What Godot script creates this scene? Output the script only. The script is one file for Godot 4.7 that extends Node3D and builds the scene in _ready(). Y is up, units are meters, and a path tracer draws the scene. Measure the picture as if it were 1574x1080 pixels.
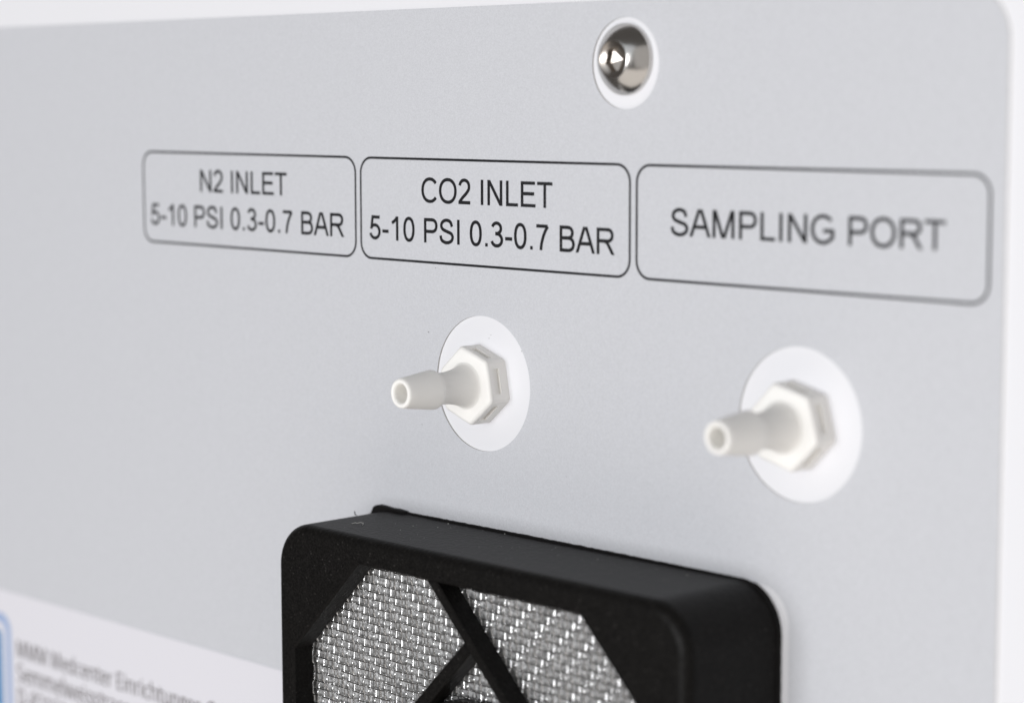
extends Node3D
# All shapes are written in millimetres and scaled by MM to metres. The panel face is the plane z = 0, x runs right, y up.
const MM := 0.001
const DEPTH := 14.0                 # of the fan guard
const GX := 10.8                    # fan guard centre
const GY := -62.7
const TURN := -3                    # the weave turns into a herringbone at this upright wire

var rng := RandomNumberGenerator.new()
var M := {}

func _ready():
	rng.seed = 7
	# ---- camera
	var cam := Camera3D.new()
	cam.name = "camera"
	var attr := CameraAttributesPhysical.new()
	attr.frustum_focal_length = 77.47
	attr.frustum_focus_distance = 0.2595
	attr.frustum_near = 0.01
	attr.frustum_far = 20.0
	attr.exposure_aperture = 17.8
	cam.attributes = attr
	cam.position = Vector3(187.486, 19.057, 176.042) * MM
	cam.rotation = Vector3(-0.1113, 0.80605, -0.00204)
	add_child(cam)
	cam.current = true
	# ---- dim studio, soft boxes
	var we := WorldEnvironment.new()
	we.name = "studio"
	var env := Environment.new()
	env.background_mode = Environment.BG_COLOR
	env.background_color = Color(0.085, 0.079, 0.074).linear_to_srgb()
	env.tonemap_mode = Environment.TONE_MAPPER_LINEAR
	env.tonemap_exposure = 1.0
	env.sdfgi_enabled = true
	env.ssao_enabled = true
	env.ssil_enabled = true
	we.environment = env
	add_child(we)
	soft_box("key_softbox", Vector3(-0.08, -0.03, 1.16), Vector2(0.5, 0.36), 0.74, Color(0.985, 0.99, 1.0))
	soft_box("small_softbox", Vector3(0.28, 0.05, 1.15), Vector2(0.2, 0.45), 0.3, Color(1.0, 0.99, 0.985))
	soft_box("wide_softbox", Vector3(0.02, 0.42, 1.25), Vector2(1.4, 1.1), 0.28, Color(0.95, 0.975, 1.0))
	soft_box("side_fill", Vector3(1.15, 0.15, 0.55), Vector2(1.5, 1.5), 0.27, Color(1.0, 0.985, 0.97))
	soft_box("table_bounce", Vector3(0.3, -0.8, 0.5), Vector2(1.7, 1.0), 0.38, Color(1.0, 0.97, 0.94))
	materials()
	housing()
	overlay()
	rating_label()
	screw()
	fitting(Vector2(-0.87, -13.46), 40.5, "ivory plastic hose barb with hex nut under the CO2 inlet lettering")
	fitting(Vector2(45.46, -13.46), 45.5, "ivory plastic hose barb with hex nut under the sampling port lettering")
	fan_guard()
	lint()


func soft_box(called: String, at: Vector3, size: Vector2, energy: float, colour: Color):
	var l := AreaLight3D.new()
	l.name = called
	l.area_size = size
	l.light_energy = energy
	l.light_color = colour
	l.shadow_enabled = true
	l.area_range = 4.0
	l.area_attenuation = 2.0
	add_child(l)
	l.look_at_from_position(at, Vector3(0, -0.01, 0), Vector3.UP)

# ------------------------------------------------------------------ materials
func mat(albedo: Color, rough: float, metal := 0.0, spec := 0.5) -> StandardMaterial3D:
	var m := StandardMaterial3D.new()
	m.albedo_color = albedo.linear_to_srgb()
	m.roughness = rough
	m.metallic = metal
	m.metallic_specular = spec
	return m

func grain(size: int, low: float, high: float, smooth: int, specks := 0, speck := 1.0, seed_at := 1) -> Image:
	var r := RandomNumberGenerator.new()
	r.seed = seed_at
	var v := PackedFloat32Array()
	v.resize(size * size)
	for i in size * size:
		v[i] = r.randf()
	for pass_ in smooth:
		var w := v.duplicate()
		for y in size:
			var up := ((y + size - 1) % size) * size
			var dn := ((y + 1) % size) * size
			for x in size:
				var i := y * size + x
				w[i] = v[i] * 0.4 + (v[y * size + (x + 1) % size] + v[y * size + (x + size - 1) % size] + v[up + x] + v[dn + x]) * 0.15
		v = w
	var img := Image.create(size, size, true, Image.FORMAT_L8)
	for y in size:
		for x in size:
			var k := lerpf(low, high, clampf(0.5 + (v[y * size + x] - 0.5) * (1.0 + 0.9 * smooth), 0.0, 1.0))
			img.set_pixel(x, y, Color(k, k, k))
	for k in specks:
		var p := Vector2i(r.randi() % size, r.randi() % size)
		img.set_pixelv(p, Color(speck, speck, speck))
		if r.randf() < 0.3:
			img.set_pixelv(Vector2i((p.x + 1) % size, p.y), Color(speck, speck, speck))
	img.generate_mipmaps()
	return img

func tex(i: Image) -> ImageTexture:
	return ImageTexture.create_from_image(i)

func tiled(m: StandardMaterial3D, tile_mm: float):
	m.uv1_triplanar = true
	m.uv1_world_triplanar = true
	m.uv1_scale = Vector3.ONE / (tile_mm * MM)

func materials():
	M.white = mat(Color(0.835, 0.835, 0.862), 0.45)
	M.film = mat(Color(0.655, 0.664, 0.697), 0.55)
	M.film.albedo_texture = tex(grain(512, 0.935, 1.0, 0, 0, 1.0, 3))
	M.film.heightmap_enabled = true
	M.film.heightmap_scale = 0.001
	M.film.heightmap_texture = tex(grain(512, 0.0, 1.0, 1, 0, 1.0, 4))
	tiled(M.film, 47.0)
	M.film_edge = mat(Color(0.45, 0.44, 0.42), 0.6)
	M.rim_edge = mat(Color(0.80, 0.77, 0.72), 0.6)
	M.ink = mat(Color(0.012, 0.012, 0.014), 0.6, 0.0, 0.35)
	M.paper = mat(Color(0.775, 0.765, 0.81), 0.4)
	M.label_ink = mat(Color(0.13, 0.115, 0.115), 0.6)
	M.pale_blue = mat(Color(0.36, 0.46, 0.68), 0.5)
	M.blue = mat(Color(0.10, 0.27, 0.52), 0.5)
	M.steel = mat(Color(0.68, 0.665, 0.645), 0.2, 1.0)
	M.socket = mat(Color(0.46, 0.425, 0.39), 0.3, 1.0)
	M.nylon = mat(Color(0.945, 0.932, 0.90), 0.58)
	M.black = mat(Color(0.12, 0.112, 0.106), 0.42, 0.0, 0.2)
	M.black.albedo_texture = tex(grain(256, 0.20, 0.38, 0, 420, 0.6, 21))
	M.black.heightmap_enabled = true
	M.black.heightmap_scale = 0.0032
	M.black.heightmap_texture = tex(grain(256, 0.0, 1.0, 1, 0, 1.0, 8))
	tiled(M.black, 33.0)
	M.rough_black = mat(Color(0.007, 0.006, 0.006), 0.7, 0.0, 0.3)
	M.wire = mat(Color(0.82, 0.82, 0.82), 0.12, 1.0)
	M.felt = mat(Color(0.66, 0.66, 0.66), 0.95, 0.0, 0.1)
	M.felt.albedo_texture = tex(grain(256, 0.6, 1.0, 2, 0, 1.0, 11))
	M.felt.heightmap_enabled = true
	M.felt.heightmap_scale = 0.012
	M.felt.heightmap_texture = M.felt.albedo_texture
	tiled(M.felt, 22.0)
	M.dust = mat(Color(0.5, 0.5, 0.48), 0.8)

# ------------------------------------------------------------------ nodes
func tool() -> SurfaceTool:
	var st := SurfaceTool.new()
	st.begin(Mesh.PRIMITIVE_TRIANGLES)
	return st

func commit(st: SurfaceTool, called: String, material: Material, parent: Node) -> MeshInstance3D:
	var o := MeshInstance3D.new()
	o.name = called
	o.mesh = st.commit()
	o.material_override = material
	parent.add_child(o, true)
	return o

func thing(called: String, label: String, category: String, at := Vector3.ZERO, group := "") -> Node3D:
	var o := Node3D.new()
	o.name = called
	o.position = at * MM
	o.set_meta("label", label)
	o.set_meta("category", category)
	if group:
		o.set_meta("group", group)
	add_child(o, true)
	return o

# ------------------------------------------------------------------ shapes
# triangle with given normals, wound clockwise as seen from the side of the normals
func tri(st: SurfaceTool, a: Vector3, b: Vector3, c: Vector3, na: Vector3, nb: Vector3, nc: Vector3):
	var out := (b - a).cross(c - a)
	if out.length_squared() < 1e-16:
		return
	if out.dot(na + nb + nc) > 0.0:
		var t := b; b = c; c = t
		var tn := nb; nb = nc; nc = tn
	for p in [[a, na], [b, nb], [c, nc]]:
		st.set_normal(p[1])
		st.add_vertex(p[0] * MM)

func quad(st, a: Vector3, b: Vector3, c: Vector3, d: Vector3, hint: Vector3):
	var n := (b - a).cross(c - a)
	if n.length_squared() < 1e-12:
		n = (c - a).cross(d - a)
	n = n.normalized()
	if n.dot(hint) < 0.0:
		n = -n
	tri(st, a, b, c, n, n, n)
	tri(st, a, c, d, n, n, n)

func quad_smooth(st, p: Array, n: Array):
	tri(st, p[0], p[1], p[2], n[0], n[1], n[2])
	tri(st, p[0], p[2], p[3], n[0], n[2], n[3])

func rounded(x0: float, y0: float, x1: float, y1: float, r: float, steps := 10) -> PackedVector2Array:
	var out := PackedVector2Array()
	var cs := [Vector2(x1 - r, y1 - r), Vector2(x0 + r, y1 - r), Vector2(x0 + r, y0 + r), Vector2(x1 - r, y0 + r)]
	for k in 4:
		for i in steps + 1:
			var a := (k + float(i) / steps) * PI / 2
			out.append(cs[k] + Vector2(cos(a), sin(a)) * r)
	return out

func circle(c: Vector2, r: float, n := 96) -> PackedVector2Array:
	var out := PackedVector2Array()
	for i in n:
		out.append(c + Vector2.from_angle(TAU * i / n) * r)
	return out

# flat sheet: outer outlines less the holes; slabs through every hole's middle leave no polygon with a hole in it
func sheet(st: SurfaceTool, outers: Array, holes: Array, z: float):
	var lo := Vector2(1e9, 1e9)
	var hi := -lo
	for o in outers:
		for p in o:
			lo = lo.min(p); hi = hi.max(p)
	var cuts := [lo.x - 1.0, hi.x + 1.0]
	for h in holes:
		var a := 1e9
		var b := -1e9
		for p in h:
			a = minf(a, p.x); b = maxf(b, p.x)
		cuts.append((a + b) / 2)
	cuts.sort()
	for i in cuts.size() - 1:
		if cuts[i + 1] - cuts[i] < 1e-4:
			continue
		var slab := PackedVector2Array([Vector2(cuts[i], lo.y - 1), Vector2(cuts[i + 1], lo.y - 1), Vector2(cuts[i + 1], hi.y + 1), Vector2(cuts[i], hi.y + 1)])
		for o in outers:
			var polys := Geometry2D.intersect_polygons(o, slab)
			for h in holes:
				var next: Array[PackedVector2Array] = []
				for p in polys:
					next.append_array(Geometry2D.clip_polygons(p, h))
				polys = next
			for p in polys:
				var idx := Geometry2D.triangulate_polygon(p)
				for k in range(0, idx.size(), 3):
					var n := Vector3.BACK
					tri(st, v3(p[idx[k]], z), v3(p[idx[k + 1]], z), v3(p[idx[k + 2]], z), n, n, n)

func v3(p: Vector2, z: float) -> Vector3:
	return Vector3(p.x, p.y, z)

# upright wall along a closed outline; outward = 1 faces away from the inside
func skirt(st: SurfaceTool, pts: PackedVector2Array, z0: float, z1: float, outward := 1.0):
	var n := pts.size()
	var area := 0.0
	for i in n:
		area += pts[i].cross(pts[(i + 1) % n])
	var s := signf(area) * outward
	for i in n:
		var a := pts[i]
		var b := pts[(i + 1) % n]
		var e := (b - a)
		if e.length() < 1e-6:
			continue
		e = e.normalized()
		quad(st, v3(a, z0), v3(b, z0), v3(b, z1), v3(a, z1), Vector3(e.y, -e.x, 0) * s)

# solid of revolution round the z axis through c; profile of (radius, z); sharp bends split the shading
func lathe(st: SurfaceTool, profile: Array, c: Vector2, n := 72):
	var normals := []
	for i in profile.size() - 1:
		var d: Vector2 = profile[i + 1] - profile[i]
		normals.append(Vector2(-d.y, d.x).normalized())
	for i in profile.size() - 1:
		var n0: Vector2 = normals[i]
		var n1: Vector2 = normals[i]
		if i > 0 and normals[i - 1].dot(n0) > 0.72:
			n0 = (normals[i - 1] + normals[i]).normalized()
		if i < normals.size() - 1 and normals[i + 1].dot(n1) > 0.72:
			n1 = (normals[i + 1] + normals[i]).normalized()
		for k in n:
			var a := TAU * k / n
			var b := TAU * (k + 1) / n
			var f := func(q: Vector2, t: float): return Vector3(c.x + q.x * cos(t), c.y + q.x * sin(t), q.y)
			var g := func(q: Vector2, t: float): return Vector3(q.x * cos(t), q.x * sin(t), q.y)
			quad_smooth(st, [f.call(profile[i], a), f.call(profile[i], b), f.call(profile[i + 1], b), f.call(profile[i + 1], a)], [g.call(n0, a), g.call(n0, b), g.call(n1, b), g.call(n1, a)])

func tube(st: SurfaceTool, path: PackedVector3Array, r: float, sides: int):
	var prev := []
	var prevn := []
	for i in path.size():
		var t := (path[mini(i + 1, path.size() - 1)] - path[maxi(i - 1, 0)]).normalized()
		var u := t.cross(Vector3.BACK if absf(t.z) < 0.9 else Vector3.UP).normalized()
		var w := u.cross(t)
		var ring := []
		var rn := []
		for k in sides:
			var a := TAU * k / sides
			var d := u * cos(a) + w * sin(a)
			ring.append(path[i] + d * r)
			rn.append(d)
		if i > 0:
			for k in sides:
				var j := (k + 1) % sides
				quad_smooth(st, [prev[k], prev[j], ring[j], ring[k]], [prevn[k], prevn[j], rn[j], rn[k]])
		prev = ring
		prevn = rn

# rings of equal point count stacked into a surface with smooth shading along and across
func loft(st: SurfaceTool, rings: Array, ring_normals: Array):
	for i in rings.size() - 1:
		var n: int = rings[i].size()
		for k in n:
			var j := (k + 1) % n
			quad_smooth(st, [rings[i][k], rings[i][j], rings[i + 1][j], rings[i + 1][k]], [ring_normals[i][k], ring_normals[i][j], ring_normals[i + 1][j], ring_normals[i + 1][k]])

# ------------------------------------------------------------------ the white housing
func housing():
	var st := tool()
	# a closed sheet-metal box whose edges are rolled at 3 mm
	var x0 := -260.0; var x1 := 96.0; var y0 := -230.0; var y1 := 52.0; var r := 3.0; var deep := -160.0
	var rings := []
	var normals := []
	for i in 9:
		var a := PI / 2 * i / 8.0
		var inset := r * (1.0 - cos(a))
		var o := rounded(x0 + inset, y0 + inset, x1 - inset, y1 - inset, 6.0 - inset, 8)
		var ring := []
		var rn := []
		for k in o.size():
			ring.append(v3(o[k], -0.2 - r + r * sin(a)))
			var ang := (k / 9 + float(k % 9) / 8.0) * PI / 2
			rn.append(Vector3(cos(ang) * cos(a), sin(ang) * cos(a), sin(a)))
		rings.append(ring)
		normals.append(rn)
	loft(st, rings, normals)
	sheet(st, [rounded(x0 + r, y0 + r, x1 - r, y1 - r, 3.0, 8)], [], -0.2)
	skirt(st, rounded(x0, y0, x1, y1, 6.0, 8), deep, -0.2 - r)
	quad(st, Vector3(x0 + 2, y0 + 2, deep), Vector3(x1 - 2, y0 + 2, deep), Vector3(x1 - 2, y1 - 2, deep), Vector3(x0 + 2, y1 - 2, deep), Vector3.FORWARD)
	var o := commit(st, "instrument_housing", M.white, self)
	o.set_meta("label", "white painted metal instrument housing under the grey overlay, seen at its rim and cut-outs")
	o.set_meta("category", "housing")

# ------------------------------------------------------------------ grey overlay film with its print
func overlay():
	var t := thing("overlay_panel", "matte silver grey overlay film with round cut-outs covering the white housing", "overlay panel")
	var outer := rounded(-240.0, -200.0, 69.3, 29.35, 5.2, 14)
	var holes := [circle(Vector2(21.4, 22.67), 4.84), circle(Vector2(-0.87, -13.46), 7.8, 128), circle(Vector2(45.46, -13.46), 7.86, 128), rounded(-22.6, -97.0, 44.45, -30.3, 4.0, 12)]
	var st := tool()
	sheet(st, [outer], holes, 0.0)
	commit(st, "film", M.film, t)
	st = tool()
	skirt(st, outer, -0.2, 0.0)
	commit(st, "rim_edge", M.rim_edge, t)
	st = tool()
	for h in holes:
		skirt(st, h, -0.2, 0.0, -1.0)
	commit(st, "cut_edge", M.film_edge, t)
	var w := 44.373
	var pitch := 45.37
	var texts := [["N2 INLET", "5-10 PSI 0.3-0.7 BAR"], ["CO2 INLET", "5-10 PSI 0.3-0.7 BAR"], ["SAMPLING PORT"]]
	for i in 3:
		var cx := (i - 1) * pitch
		var g := Node3D.new()
		g.name = "port_label"
		g.position = Vector3(cx, 0, 0) * MM
		g.set_meta("label", ["left outlined label reading N2 INLET", "middle outlined label reading CO2 INLET", "right outlined label reading SAMPLING PORT"][i])
		t.add_child(g, true)
		st = tool()
		sheet(st, [rounded(-w / 2 - 0.14, -0.14, w / 2 + 0.14, 12.14, 2.02)], [rounded(-w / 2 + 0.14, 0.14, w / 2 - 0.14, 11.86, 1.74)], 0.03)
		commit(st, "outline", M.ink, g)
		for k in texts[i].size():
			st = tool()
			var base: float = 4.74 if texts[i].size() == 1 else [6.98, 2.29][k]
			write(st, texts[i][k], Vector2(-0.36 if texts[i].size() == 2 else -0.05, base), 2.86, 1.062, 0.03)
			commit(st, "lettering", M.ink, g)

# ------------------------------------------------------------------ lettering drawn as strokes, one unit = the height of a capital
func arc(c: Vector2, rx: float, ry: float, a0: float, a1: float, n := 22, square := 1.0) -> Array:
	var out := []
	for i in n + 1:
		var a := deg_to_rad(lerpf(a0, a1, float(i) / n))
		out.append(c + Vector2(signf(cos(a)) * absf(cos(a)) ** square * rx, signf(sin(a)) * absf(sin(a)) ** square * ry))
	return out

func spline(p: Array, n := 6) -> Array:
	var out := []
	for i in p.size() - 1:
		for k in n:
			out.append(p[i].cubic_interpolate(p[i + 1], p[maxi(i - 1, 0)], p[mini(i + 2, p.size() - 1)], float(k) / n))
	out.append(p[-1])
	return out

func glyph(ch: String) -> Array:      # [advance, strokes ...]
	match ch:
		"N": return [1.008, [Vector2(.17, 0), Vector2(.17, 1)], [Vector2(.838, 0), Vector2(.838, 1)], [Vector2(.13, 1.06), Vector2(.878, -.06)]]
		"I": return [.388, [Vector2(.195, 0), Vector2(.195, 1)]]
		"L": return [.777, [Vector2(.167, 1), Vector2(.167, .061), Vector2(.735, .061)]]
		"E": return [.932, [Vector2(.855, .939), Vector2(.175, .939), Vector2(.175, .061), Vector2(.878, .061)], [Vector2(.175, .522), Vector2(.81, .522)]]
		"T": return [.853, [Vector2(.03, .939), Vector2(.824, .939)], [Vector2(.427, 0), Vector2(.427, .939)]]
		"M": return [1.163, [Vector2(.163, 0), Vector2(.163, 1)], [Vector2(1.0, 0), Vector2(1.0, 1)], [Vector2(.16, 1.1), Vector2(.582, -.06)], [Vector2(1.003, 1.1), Vector2(.582, -.06)]]
		"A": return [.932, [Vector2(.035, -.05), Vector2(.447, 1.05)], [Vector2(.897, -.05), Vector2(.485, 1.05)], [Vector2(.2, .355), Vector2(.73, .355)]]
		"C": return [1.008, arc(Vector2(.53, .5), .42, .455, 38, 322, 40, 0.94)]
		"O": return [1.087, arc(Vector2(.543, .5), .43, .455, 0, 360, 48, 0.94)]
		"0": return [.777, arc(Vector2(.386, .497), .262, .45, 0, 360, 44, 0.9)]
		"G": return [1.087, arc(Vector2(.548, .5), .43, .455, 42, 312, 40, 0.94) + [Vector2(.945, .235), Vector2(.945, .455), Vector2(.56, .455)]]
		"S": return [.932, spline([Vector2(.118, .325), Vector2(.195, .135), Vector2(.455, .045), Vector2(.71, .115), Vector2(.803, .27), Vector2(.72, .42), Vector2(.465, .505), Vector2(.24, .59), Vector2(.163, .735), Vector2(.245, .885), Vector2(.455, .957), Vector2(.675, .89), Vector2(.765, .705)])]
		"P": return [.932, [Vector2(.17, 0), Vector2(.17, 1)], [Vector2(.17, .939), Vector2(.56, .939)] + arc(Vector2(.56, .7), .25, .239, 88, -88, 18, 0.9) + [Vector2(.56, .461), Vector2(.17, .461)]]
		"B": return [.932, [Vector2(.17, 0), Vector2(.17, 1)], [Vector2(.17, .939), Vector2(.5, .939)] + arc(Vector2(.5, .736), .25, .203, 88, -88, 16, 0.9) + [Vector2(.5, .533), Vector2(.17, .533)], [Vector2(.17, .533), Vector2(.53, .533)] + arc(Vector2(.53, .297), .275, .236, 88, -88, 16, 0.9) + [Vector2(.53, .061), Vector2(.17, .061)]]
		"R": return [1.008, [Vector2(.17, 0), Vector2(.17, 1)], [Vector2(.17, .939), Vector2(.62, .939)] + arc(Vector2(.62, .722), .245, .217, 88, -88, 16, 0.9) + [Vector2(.62, .505), Vector2(.17, .505)], [Vector2(.46, .505), Vector2(.575, .475), Vector2(.665, .375), Vector2(.95, -.07)]]
		"1": return [.777, [Vector2(.468, 0), Vector2(.468, 1.0)], [Vector2(.48, 1.02), Vector2(.4, .885), Vector2(.28, .785), Vector2(.155, .72)]]
		"2": return [.777, arc(Vector2(.385, .7), .258, .256, 172, -22, 20, 0.95) + spline([Vector2(.61, .575), Vector2(.5, .44), Vector2(.3, .27), Vector2(.16, .13), Vector2(.105, .055)], 3), [Vector2(.055, .061), Vector2(.708, .061)]]
		"3": return [.777, arc(Vector2(.36, .747), .232, .207, 165, -84, 18) + [Vector2(.29, .535)], [Vector2(.29, .53)] + arc(Vector2(.365, .292), .277, .24, 84, -165, 22)]
		"5": return [.777, [Vector2(.665, .93), Vector2(.236, .93), Vector2(.165, .455)], [Vector2(.148, .43)] + arc(Vector2(.37, .325), .28, .274, 136, -165, 24)]
		"7": return [.777, [Vector2(.065, .935), Vector2(.655, .935)], spline([Vector2(.66, .93), Vector2(.52, .73), Vector2(.41, .49), Vector2(.335, .24), Vector2(.30, -.03)], 4)]
		"-": return [.465, [Vector2(.045, .36), Vector2(.42, .36)]]
		".": return [.388, [Vector2(.195, 0), Vector2(.195, .137)]]
	return [.388]

func glyph_polys(ch: String) -> Array:
	var all: Array = []
	var g := glyph(ch)
	var box := PackedVector2Array([Vector2(-1, -.5), Vector2(3, -.5), Vector2(3, 1.5), Vector2(-1, 1.5)])
	if ch in "NMAR17ITLE.":
		box = PackedVector2Array([Vector2(-1, 0), Vector2(3, 0), Vector2(3, 1), Vector2(-1, 1)])
	for i in range(1, g.size()):
		var line := PackedVector2Array()
		for p in g[i]:
			line.append(p * 100.0)
		for p in Geometry2D.offset_polyline(line, 6.8, Geometry2D.JOIN_MITER, Geometry2D.END_BUTT):
			var back := PackedVector2Array()
			for q in p:
				back.append(q / 100.0)
			if not Geometry2D.is_polygon_clockwise(back):
				all.append(back)
			else:                     # the eye of a ring: keep as hole
				all.append(back)
	var outers: Array = []
	var holes: Array = []
	for p in all:
		if Geometry2D.is_polygon_clockwise(p):
			holes.append(p)
		else:
			outers.append(p)
	# join what overlaps
	var joined := true
	while joined:
		joined = false
		for i in outers.size():
			for j in range(i + 1, outers.size()):
				var m := Geometry2D.merge_polygons(outers[i], outers[j])
				var o := []
				for p in m:
					if Geometry2D.is_polygon_clockwise(p):
						holes.append(p)
					else:
						o.append(p)
				if o.size() == 1:
					outers.remove_at(j)
					outers[i] = o[0]
					joined = true
					break
				else:
					for p in m:
						if Geometry2D.is_polygon_clockwise(p):
							holes.erase(p)
			if joined:
				break
	# a hole may be crossed by a stroke that came later
	var clean: Array = []
	for h in holes:
		var rest: Array = [h]
		clean.append_array(rest)
	var cut: Array = []
	for o in outers:
		cut.append_array(Geometry2D.intersect_polygons(o, box))
	return [cut, clean]

var glyphs := {}
func write(st: SurfaceTool, text: String, centre: Vector2, cap: float, stretch: float, z: float):
	var width := 0.0
	for ch in text:
		width += glyph(ch)[0]
	var x := -width / 2
	for ch in text:
		if ch != " ":
			if not glyphs.has(ch):
				glyphs[ch] = glyph_polys(ch)
			var moved := []
			for part in glyphs[ch]:
				var list := []
				for p in part:
					var q := PackedVector2Array()
					for v in p:
						q.append(centre + Vector2((x + v.x) * cap * stretch, v.y * cap))
					list.append(q)
				moved.append(list)
			sheet(st, moved[0], moved[1], z)
		x += glyph(ch)[0]

# ------------------------------------------------------------------ the white paper label lower left
func rating_label():
	var t := thing("rating_label", "white paper label with a blue emblem and address lines, left of the fan guard", "label", Vector3(0, 0, 0))
	var st := tool()
	var o := rounded(-150, -104, -33, -54, 1.5)
	sheet(st, [o], [], 0.09)
	skirt(st, o, 0.0, 0.09)
	commit(st, "paper", M.paper, t)
	st = tool()
	sheet(st, [rounded(-128, -80, -104.35, -57.6, 2.6)], [rounded(-126.6, -78.6, -105.75, -59.0, 1.6)], 0.115)
	commit(st, "emblem_frame", M.pale_blue, t)
	st = tool()
	sheet(st, [rounded(-125.4, -77.4, -106.9, -60.2, 1.0)], [], 0.115)
	commit(st, "emblem_field", M.blue, t)
	var lines := ["MMM Medcenter Einrichtungen GmbH", "Semmelweisstrasse 6", "D-82152 Planegg"]
	var long := [56.5, 34.0, 27.0]
	for i in 3:
		var tm := TextMesh.new()
		var f := SystemFont.new()
		f.font_names = PackedStringArray(["Droid Sans"])
		tm.font = f
		tm.text = lines[i]
		tm.font_size = 32
		tm.pixel_size = 0.0001
		tm.depth = 0.00002
		tm.horizontal_alignment = HORIZONTAL_ALIGNMENT_LEFT
		tm.vertical_alignment = VERTICAL_ALIGNMENT_BOTTOM
		var b := tm.get_aabb()
		var m := MeshInstance3D.new()
		m.name = "lettering"
		m.mesh = tm
		m.material_override = M.label_ink
		var sx: float = long[i] * MM / b.size.x
		m.scale = Vector3(sx, sx * 1.02, 1.0)
		m.position = Vector3(-102.7 * MM - b.position.x * sx, (-63.55 - 3.75 * i) * MM, 0.12 * MM)
		if i != 1 and b.position.y < -1e-6:
			pass
		t.add_child(m, true)
		# sit the line on its baseline: a capital's foot is the lowest point of a line without descenders
		var probe := TextMesh.new()
		probe.font = f
		probe.text = "H"
		probe.font_size = 32
		probe.pixel_size = 0.0001
		probe.vertical_alignment = VERTICAL_ALIGNMENT_BOTTOM
		m.position.y -= probe.get_aabb().position.y * m.scale.y

# ------------------------------------------------------------------ button-head screw
func screw():
	var c := Vector2.ZERO
	var t := thing("button_head_screw", "shiny domed steel screw with a hexagon socket in the top round cut-out", "screw", Vector3(21.4, 23.08, 0.0))
	var st := tool()
	var prof := [Vector2(3.7, -0.2), Vector2(3.79, 0.02), Vector2(3.79, 0.24)]
	var dome := 2.0                     # the cap of a ball, cut flat at the socket rim
	for i in 15:
		var a := deg_to_rad(lerpf(35.0, 59.2, i / 14.0))
		prof.append(Vector2(3.75 + (cos(a) - cos(deg_to_rad(35.0))) * 5.43, 0.31 + (sin(a) - sin(deg_to_rad(35.0))) * 5.43))
	dome = prof[-1].y
	prof.append(Vector2(2.03, dome + 0.03))
	prof.append(Vector2(1.94, dome + 0.03))
	lathe(st, prof, c, 96)
	commit(st, "head", M.steel, t)
	st = tool()
	var n := 96
	for k in n:
		var q := []
		for j in [k, k + 1]:
			var a: float = TAU * j / n
			var local := fposmod(a + 0.25 + PI / 6, PI / 3) - PI / 6
			var h := 1.25 / cos(local)
			var d := Vector2.from_angle(a)
			q.append([v3(d * 1.94, dome + 0.03), v3(d * 1.72, dome - 0.1), v3(d * minf(h, 1.5), dome - 0.28), v3(d * minf(h, 1.5), 0.75), v3(d * 0.01, 0.35)])
		var mid := v3(Vector2.from_angle(TAU * (k + 0.5) / n), 0)
		for s in 4:
			quad(st, q[0][s], q[1][s], q[1][s + 1], q[0][s + 1], Vector3.BACK * 0.6 - mid)
	commit(st, "hex_socket", M.socket, t)

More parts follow.
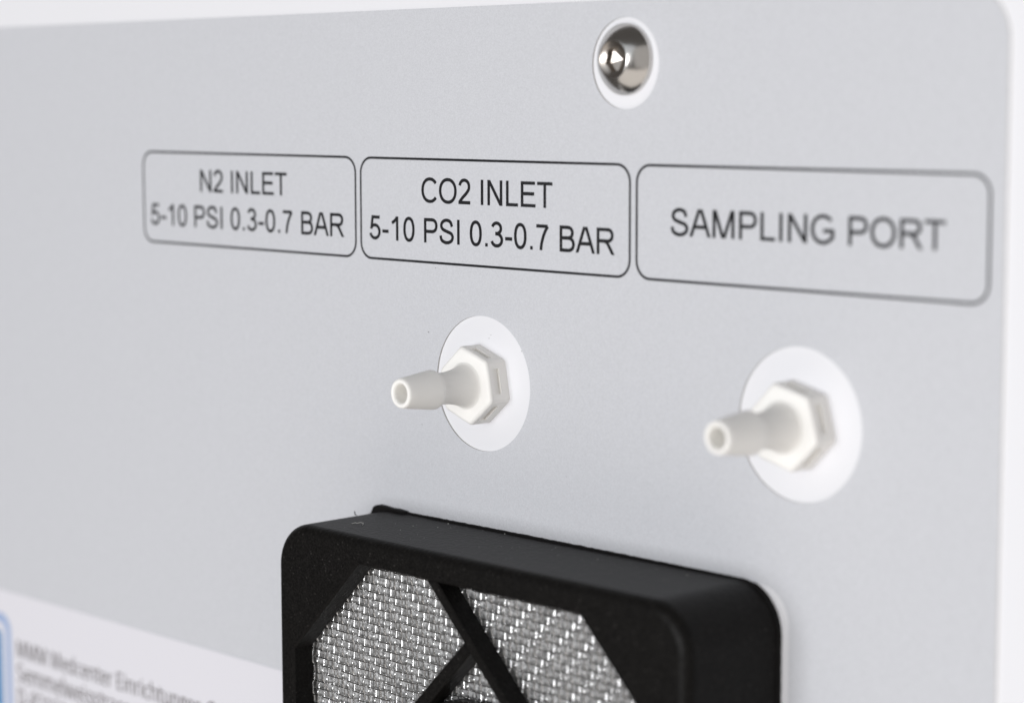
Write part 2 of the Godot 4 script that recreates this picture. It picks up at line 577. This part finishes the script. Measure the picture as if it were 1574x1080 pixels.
# ------------------------------------------------------------------ hose barb in a hexagon nut
func fitting(at: Vector2, turn: float, label: String):
	var t := thing("hose_barb_fitting", label, "hose fitting", v3(at, 0), "hose barb fittings on the rear panel")
	var st := tool()
	var prof := [Vector2(0.95, 3.0), Vector2(1.04, 12.15), Vector2(1.12, 12.42), Vector2(1.26, 12.56), Vector2(1.46, 12.57), Vector2(1.63, 12.44), Vector2(1.70, 12.2)]
	for i in range(1, 8):
		prof.append(Vector2(lerpf(1.70, 2.23, i / 7.0), lerpf(12.2, 8.1, i / 7.0)))
	prof.append_array([Vector2(2.25, 7.85), Vector2(2.2, 7.68), Vector2(2.08, 7.56), Vector2(1.84, 7.45), Vector2(1.80, 7.2), Vector2(1.80, 6.6), Vector2(1.82, 5.9), Vector2(1.88, 5.2), Vector2(2.0, 4.5), Vector2(2.12, 4.0), Vector2(2.25, 3.5), Vector2(2.37, 3.1), Vector2(2.5, 2.86), Vector2(2.72, 2.74)])
	prof.reverse()
	lathe(st, prof, Vector2.ZERO, 72)
	commit(st, "barb", M.nylon, t)
	st = tool()
	var corner := 4.62
	var cut := 0.22                     # the small flat on every corner
	var pts := []
	for k in 6:
		var v := Vector2.from_angle(deg_to_rad(turn + 60 * k)) * corner
		var before := Vector2.from_angle(deg_to_rad(turn + 60 * (k - 1))) * corner
		var after := Vector2.from_angle(deg_to_rad(turn + 60 * (k + 1))) * corner
		pts.append(v + (before - v).normalized() * cut)
		pts.append(v + (after - v).normalized() * cut)
	var z0 := -0.2
	var zt := 2.35
	for i in 12:
		var a: Vector2 = pts[i]
		var b: Vector2 = pts[(i + 1) % 12]
		var e := (b - a).normalized()
		var out := Vector3(e.y, -e.x, 0)
		if i % 2 == 0:                  # corner flat
			quad(st, v3(a, z0), v3(b, z0), v3(b, zt), v3(a, zt), out)
		else:                           # a side with its moulded pocket
			var ts := [0.0, 0.16, 0.84, 1.0]
			var zs := [z0, 0.95, 2.0, zt]
			for u in 3:
				for w in 3:
					var p: Vector2 = a.lerp(b, ts[u])
					var q: Vector2 = a.lerp(b, ts[u + 1])
					if u == 1 and w == 1:
						var inn := Vector2(-e.y, e.x) * 0.3
						quad(st, v3(p + inn, zs[1]), v3(q + inn, zs[1]), v3(q + inn, zs[2]), v3(p + inn, zs[2]), out)
						quad(st, v3(p, zs[1]), v3(q, zs[1]), v3(q + inn, zs[1]), v3(p + inn, zs[1]), Vector3.BACK)
						quad(st, v3(p, zs[2]), v3(q, zs[2]), v3(q + inn, zs[2]), v3(p + inn, zs[2]), Vector3.FORWARD)
						quad(st, v3(p, zs[1]), v3(p, zs[2]), v3(p + inn, zs[2]), v3(p + inn, zs[1]), v3(e, 0))
						quad(st, v3(q, zs[1]), v3(q, zs[2]), v3(q + inn, zs[2]), v3(q + inn, zs[1]), v3(-e, 0))
					else:
						quad(st, v3(p, zs[w]), v3(q, zs[w]), v3(q, zs[w + 1]), v3(p, zs[w + 1]), out)
	# rounded shoulder up to the face
	var rings := []
	var normals := []
	for i in 6:
		var a := PI / 2 * i / 5.0
		var ring := []
		var rn := []
		for k in 12:
			var d: Vector2 = pts[k].normalized()
			ring.append(v3(pts[k] * (1.0 - 0.12 * (1.0 - cos(a))), zt + 0.4 * sin(a)))
			rn.append(Vector3(d.x * cos(a), d.y * cos(a), sin(a)))
		rings.append(ring)
		normals.append(rn)
	loft(st, rings, normals)
	var face := PackedVector2Array()
	for p in rings[5]:
		face.append(Vector2(p.x, p.y))
	sheet(st, [face], [circle(Vector2.ZERO, 2.3, 48)], zt + 0.4)
	commit(st, "hex_nut", M.nylon, t)

# ------------------------------------------------------------------ black fan guard with wire filter
func octagon(half: float, chamfer: float, grow := 0.0) -> PackedVector2Array:
	var h := half + grow
	var c := chamfer + grow * (2.0 - sqrt(2.0))
	var out := PackedVector2Array()
	for p in [Vector2(h, h - c), Vector2(h - c, h), Vector2(c - h, h), Vector2(-h, h - c), Vector2(-h, c - h), Vector2(c - h, -h), Vector2(h - c, -h), Vector2(h, c - h)]:
		out.append(p)
	return out

func fan_guard():
	var t := thing("fan_filter_guard", "black plastic fan guard with diagonal ribs over woven wire mesh", "fan guard", Vector3(GX, GY, 0))
	var half := 32.45
	var st := tool()
	var fr := 1.3
	var rings := []
	var normals := []
	var steps := 12
	for i in 12:
		var a := PI / 2 * maxf(0.0, (i - 1) / 10.0)
		var inset := fr * (1.0 - cos(a))
		var z := -0.2 if i == 0 else DEPTH - fr + fr * sin(a)
		var o := rounded(-half + inset, -half + inset, half - inset, half - inset, 5.2 - inset, steps)
		var ring := []
		var rn := []
		for k in o.size():
			var ang := (k / (steps + 1) + float(k % (steps + 1)) / steps) * PI / 2
			ring.append(v3(o[k], z))
			rn.append(Vector3(cos(ang) * cos(a), sin(ang) * cos(a), sin(a)))
		rings.append(ring)
		normals.append(rn)
	loft(st, rings, normals)
	var op := octagon(29.35, 11.8)
	var op_face := octagon(29.35, 11.8, 0.2)
	sheet(st, [rounded(-half + fr, -half + fr, half - fr, half - fr, 5.2 - fr, steps)], [op_face], DEPTH)
	for i in 8:
		var j := (i + 1) % 8
		var mid := (op[i] + op[j]) / 2
		quad(st, v3(op_face[i], DEPTH), v3(op_face[j], DEPTH), v3(op[j], DEPTH - 0.2), v3(op[i], DEPTH - 0.2), Vector3(-mid.x, -mid.y, mid.length()))
	skirt(st, op, 11.2, DEPTH - 0.2, -1.0)
	commit(st, "frame", M.black, t)
	# thin uneven lip where the frame meets the panel
	st = tool()
	var lip := PackedVector2Array()
	var noise := FastNoiseLite.new()
	noise.seed = 5
	noise.frequency = 0.9
	var base := rounded(-half, -half, half, half, 5.2, 10)
	for i in base.size():
		var p := base[i]
		var q := base[(i + 1) % base.size()]
		var n := maxi(1, int(p.distance_to(q) / 0.35))
		for k in n:
			var s := p.lerp(q, float(k) / n)
			lip.append(s + s.normalized() * (0.22 + 0.07 * noise.get_noise_2d(s.x, s.y)))
	sheet(st, [lip], [rounded(-half + 0.3, -half + 0.3, half - 0.3, half - 0.3, 5.0, 10)], 0.4)
	skirt(st, lip, -0.19, 0.4)
	commit(st, "mounting_lip", M.rough_black, t)
	st = tool()
	var tab := PackedVector2Array([Vector2(-31.0, half - 1.0), Vector2(-24.4, half - 0.3), Vector2(-24.75, half + 0.3), Vector2(-26.2, half + 0.4), Vector2(-27.3, half + 0.36), Vector2(-28.5, half + 0.46), Vector2(-29.5, half + 0.5), Vector2(-30.0, half + 0.4), Vector2(-30.4, half + 0.12)])
	sheet(st, [tab], [], 0.75)
	skirt(st, tab, 0.0, 0.75)
	commit(st, "moulding_flash", M.rough_black, t)
	# pinwheel of four ribs, each from the rim to the next rib
	var offs := [24.0, 22.4, 23.2, 23.2]
	for k in 4:
		st = tool()
		var d := Vector2(1, -1).normalized().rotated(k * PI / 2)
		var n := Vector2(1, 1).normalized().rotated(k * PI / 2)
		var off: float = offs[k] / sqrt(2.0)
		var hw := 0.62 if k != 1 else 0.74
		var a := n * off - d * 24.9
		var b: Vector2 = n * off + d * (offs[(k + 3) % 4] / sqrt(2.0) - 0.6)
		var strip := Geometry2D.intersect_polygons(PackedVector2Array([a + n * hw, a - n * hw, b - n * hw, b + n * hw]), octagon(29.35, 11.8, 0.1))[0]
		bar(st, strip, 11.18, DEPTH - 0.25, 0.14)
		commit(st, "rib", M.black, t)
	st = tool()
	var ho := circle(Vector2.ZERO, 16.3, 96)
	var hi := circle(Vector2.ZERO, 14.2, 96)
	sheet(st, [ho], [hi], 12.2)
	skirt(st, ho, 9.7, 12.2)
	skirt(st, hi, 9.7, 12.2, -1.0)
	commit(st, "hub_ring", M.black, t)
	# spokes that carry the ring
	for k in 4:
		st = tool()
		var d := Vector2(1, 1).normalized().rotated(k * PI / 2)
		var n := d.orthogonal()
		var off: float = [24.0, 22.4, 23.2, 23.2][k] / sqrt(2.0) if k < 4 else 16.4
		bar(st, PackedVector2Array([d * 15.6 + n * 0.6, d * 15.6 - n * 0.6, d * (off - 0.4) - n * 0.6, d * (off - 0.4) + n * 0.6]), 9.7, 12.0, 0.1)
		commit(st, "spoke", M.black, t)
	wire_mesh(t)
	st = tool()
	sheet(st, [octagon(30.6, 11.0)], [], 10.42)
	commit(st, "filter_felt", M.felt, t)

func bar(st: SurfaceTool, outline: PackedVector2Array, z0: float, z1: float, bevel: float):
	var inner_list := Geometry2D.offset_polygon(outline, -bevel)
	if inner_list.is_empty() or inner_list[0].size() != outline.size():
		sheet(st, [outline], [], z1)
		skirt(st, outline, z0, z1)
		return
	var inner: PackedVector2Array = inner_list[0]
	sheet(st, [inner], [], z1)
	skirt(st, outline, z0, z1 - bevel)
	var n := outline.size()
	var mid := Vector2.ZERO
	for p in outline:
		mid += p / n
	for i in n:
		var a := outline[i]
		var b := outline[(i + 1) % n]
		var ia := nearest(inner, a)
		var ib := nearest(inner, b)
		var e := (a + b) / 2 - mid
		quad(st, v3(a, z1 - bevel), v3(b, z1 - bevel), v3(ib, z1), v3(ia, z1), Vector3(e.x, e.y, e.length()))

func nearest(list: PackedVector2Array, p: Vector2) -> Vector2:
	var best := list[0]
	for q in list:
		if q.distance_to(p) < best.distance_to(p):
			best = q
	return best

func wire_mesh(t: Node3D):
	var st := tool()
	var pitch := 0.94
	var r := 0.1
	var plane := 10.95
	var reach := 29.8
	var count := int(reach / pitch)
	# four-shaft weave: an upright wire lies over one cross wire and under the next three
	for i in range(-count, count + 1):
		var x := i * pitch - 0.33 + rng.randf_range(-0.06, 0.06)
		var limit := minf(reach, 2.0 * reach - 11.0 - absf(x))
		var path := PackedVector3Array()
		var wob := rng.randf_range(0.0, TAU)
		var y := -limit
		while y <= limit:
			var row := (y - 0.2) / pitch
			path.append(Vector3(x + 0.05 * sin(y * 0.7 + wob) + 0.015 * sin(y * 2.3 + wob * 3.0), y, plane + lift(row, i) * 0.14 + 0.02))
			y += pitch / 8.0
		tube(st, path, r, 8)
	for j in range(-count, count + 1):
		var y := j * pitch + 0.2 + rng.randf_range(-0.04, 0.04)
		var limit := minf(reach, 2.0 * reach - 11.0 - absf(y))
		var path := PackedVector3Array()
		var wob := rng.randf_range(0.0, TAU)
		var x := -limit
		while x <= limit:
			var col := (x + 0.33) / pitch
			var i0 := floori(col)
			var f := smoothstep(0.0, 1.0, col - i0)
			var z := lerpf(-over(j, i0), -over(j, i0 + 1), f)
			path.append(Vector3(x, y + 0.04 * sin(x * 0.7 + wob), plane + z * 0.06))
			x += pitch / 4.0
		tube(st, path, r * 0.92, 7)
	var o := commit(st, "wire_mesh", M.wire, t)
	o.set_meta("kind", "stuff")

func over(row: int, col: int) -> float:      # 1 where the upright wire is in front
	return 1.0 if posmod(row + (col if col > TURN else 2 * TURN - col) * -1, 4) == 0 else -1.0

func lift(row: float, col: int) -> float:
	var d := absf(fposmod(row - (col if col > TURN else 2 * TURN - col) + 2.0, 4.0) - 2.0)      # rows from the nearest crossing in front
	return 1.0 - 1.45 * smoothstep(0.52, 1.08, d) - 0.55 * clampf((d - 0.9) / 1.1, 0.0, 1.0)

# ------------------------------------------------------------------ fibres and dust
func crumb(st: SurfaceTool, at: Vector3, size: float):
	var ball := SphereMesh.new()
	ball.radius = size * MM
	ball.height = size * 1.5 * MM
	ball.radial_segments = 8
	ball.rings = 4
	st.append_from(ball, 0, Transform3D(Basis(Vector3(0, 0, 1), rng.randf() * TAU).scaled(Vector3(1.0, rng.randf_range(0.6, 1.0), 1.0)), at * MM))

func lint():
	var st := tool()
	tube(st, PackedVector3Array([Vector3(0, 0, 0), Vector3(-0.12, 0.14, 0.1), Vector3(-0.3, 0.12, 0.0), Vector3(-0.46, 0.27, -0.1), Vector3(-0.52, 0.45, -0.1)]), 0.06, 6)
	var o := commit(st, "lint_fibre", M.rough_black, self)
	o.position = Vector3(-20.1, -30.95, 2.9) * MM
	o.set_meta("label", "tiny dark fibre caught on the upper left edge of the black fan guard")
	o.set_meta("category", "lint")
	st = tool()
	tube(st, PackedVector3Array([Vector3(-13.5, -30.2, 9.2), Vector3(-13.2, -30.1, 8.8), Vector3(-12.95, -30.15, 8.9), Vector3(-12.75, -30.05, 8.5), Vector3(-12.4, -30.1, 8.35), Vector3(-12.1, -30.16, 8.6), Vector3(-11.9, -30.2, 8.9)]), 0.035, 5)
	o = commit(st, "lint_fibre", M.dust, self)
	o.set_meta("label", "tiny curled pale fibre lying on the top face of the black fan guard")
	o.set_meta("category", "lint")
	st = tool()
	for p in [[-7.4, 5.0, .05], [-5.6, 1.14, .07], [-4.8, 3.5, .06], [-3.6, 2.55, .05], [-6.6, 7.65, .05], [3.5, 0.7, .07], [20.9, 3.5, .06], [33.0, 2.6, .06], [8.6, 6.1, .04], [-1.2, 8.8, .04], [13.0, 2.0, .04]]:
		crumb(st, Vector3(p[0], -30.22, p[1]), p[2])
	for i in 46:
		crumb(st, Vector3(rng.randf_range(-18, 38), -30.23, rng.randf_range(0.8, 12.0)), rng.randf_range(0.018, 0.035))
	o = commit(st, "dust", M.dust, self)
	o.set_meta("kind", "stuff")
	o.set_meta("label", "pale dust specks on the top face of the black fan guard")
	o.set_meta("category", "dust")
	st = tool()
	for p in [[-10.08, -8.18, .075], [-8.81, -0.6, .06], [-11.33, -19.24, .06], [0.06, -8.18, .05], [0.38, -7.79, .04], [5.39, -9.25, .06], [-16.4, -22.1, .04], [-14.2, -4.4, .04], [12.7, -22.6, .045]]:
		crumb(st, Vector3(p[0], p[1], -0.16 if p[0] > -5.0 and p[1] < -6.0 and p[0] < 6.5 else 0.03), p[2])
	o = commit(st, "grit", M.label_ink, self)
	o.set_meta("kind", "stuff")
	o.set_meta("label", "few dark grit specks stuck to the grey overlay around the middle hose barb")
	o.set_meta("category", "dust")
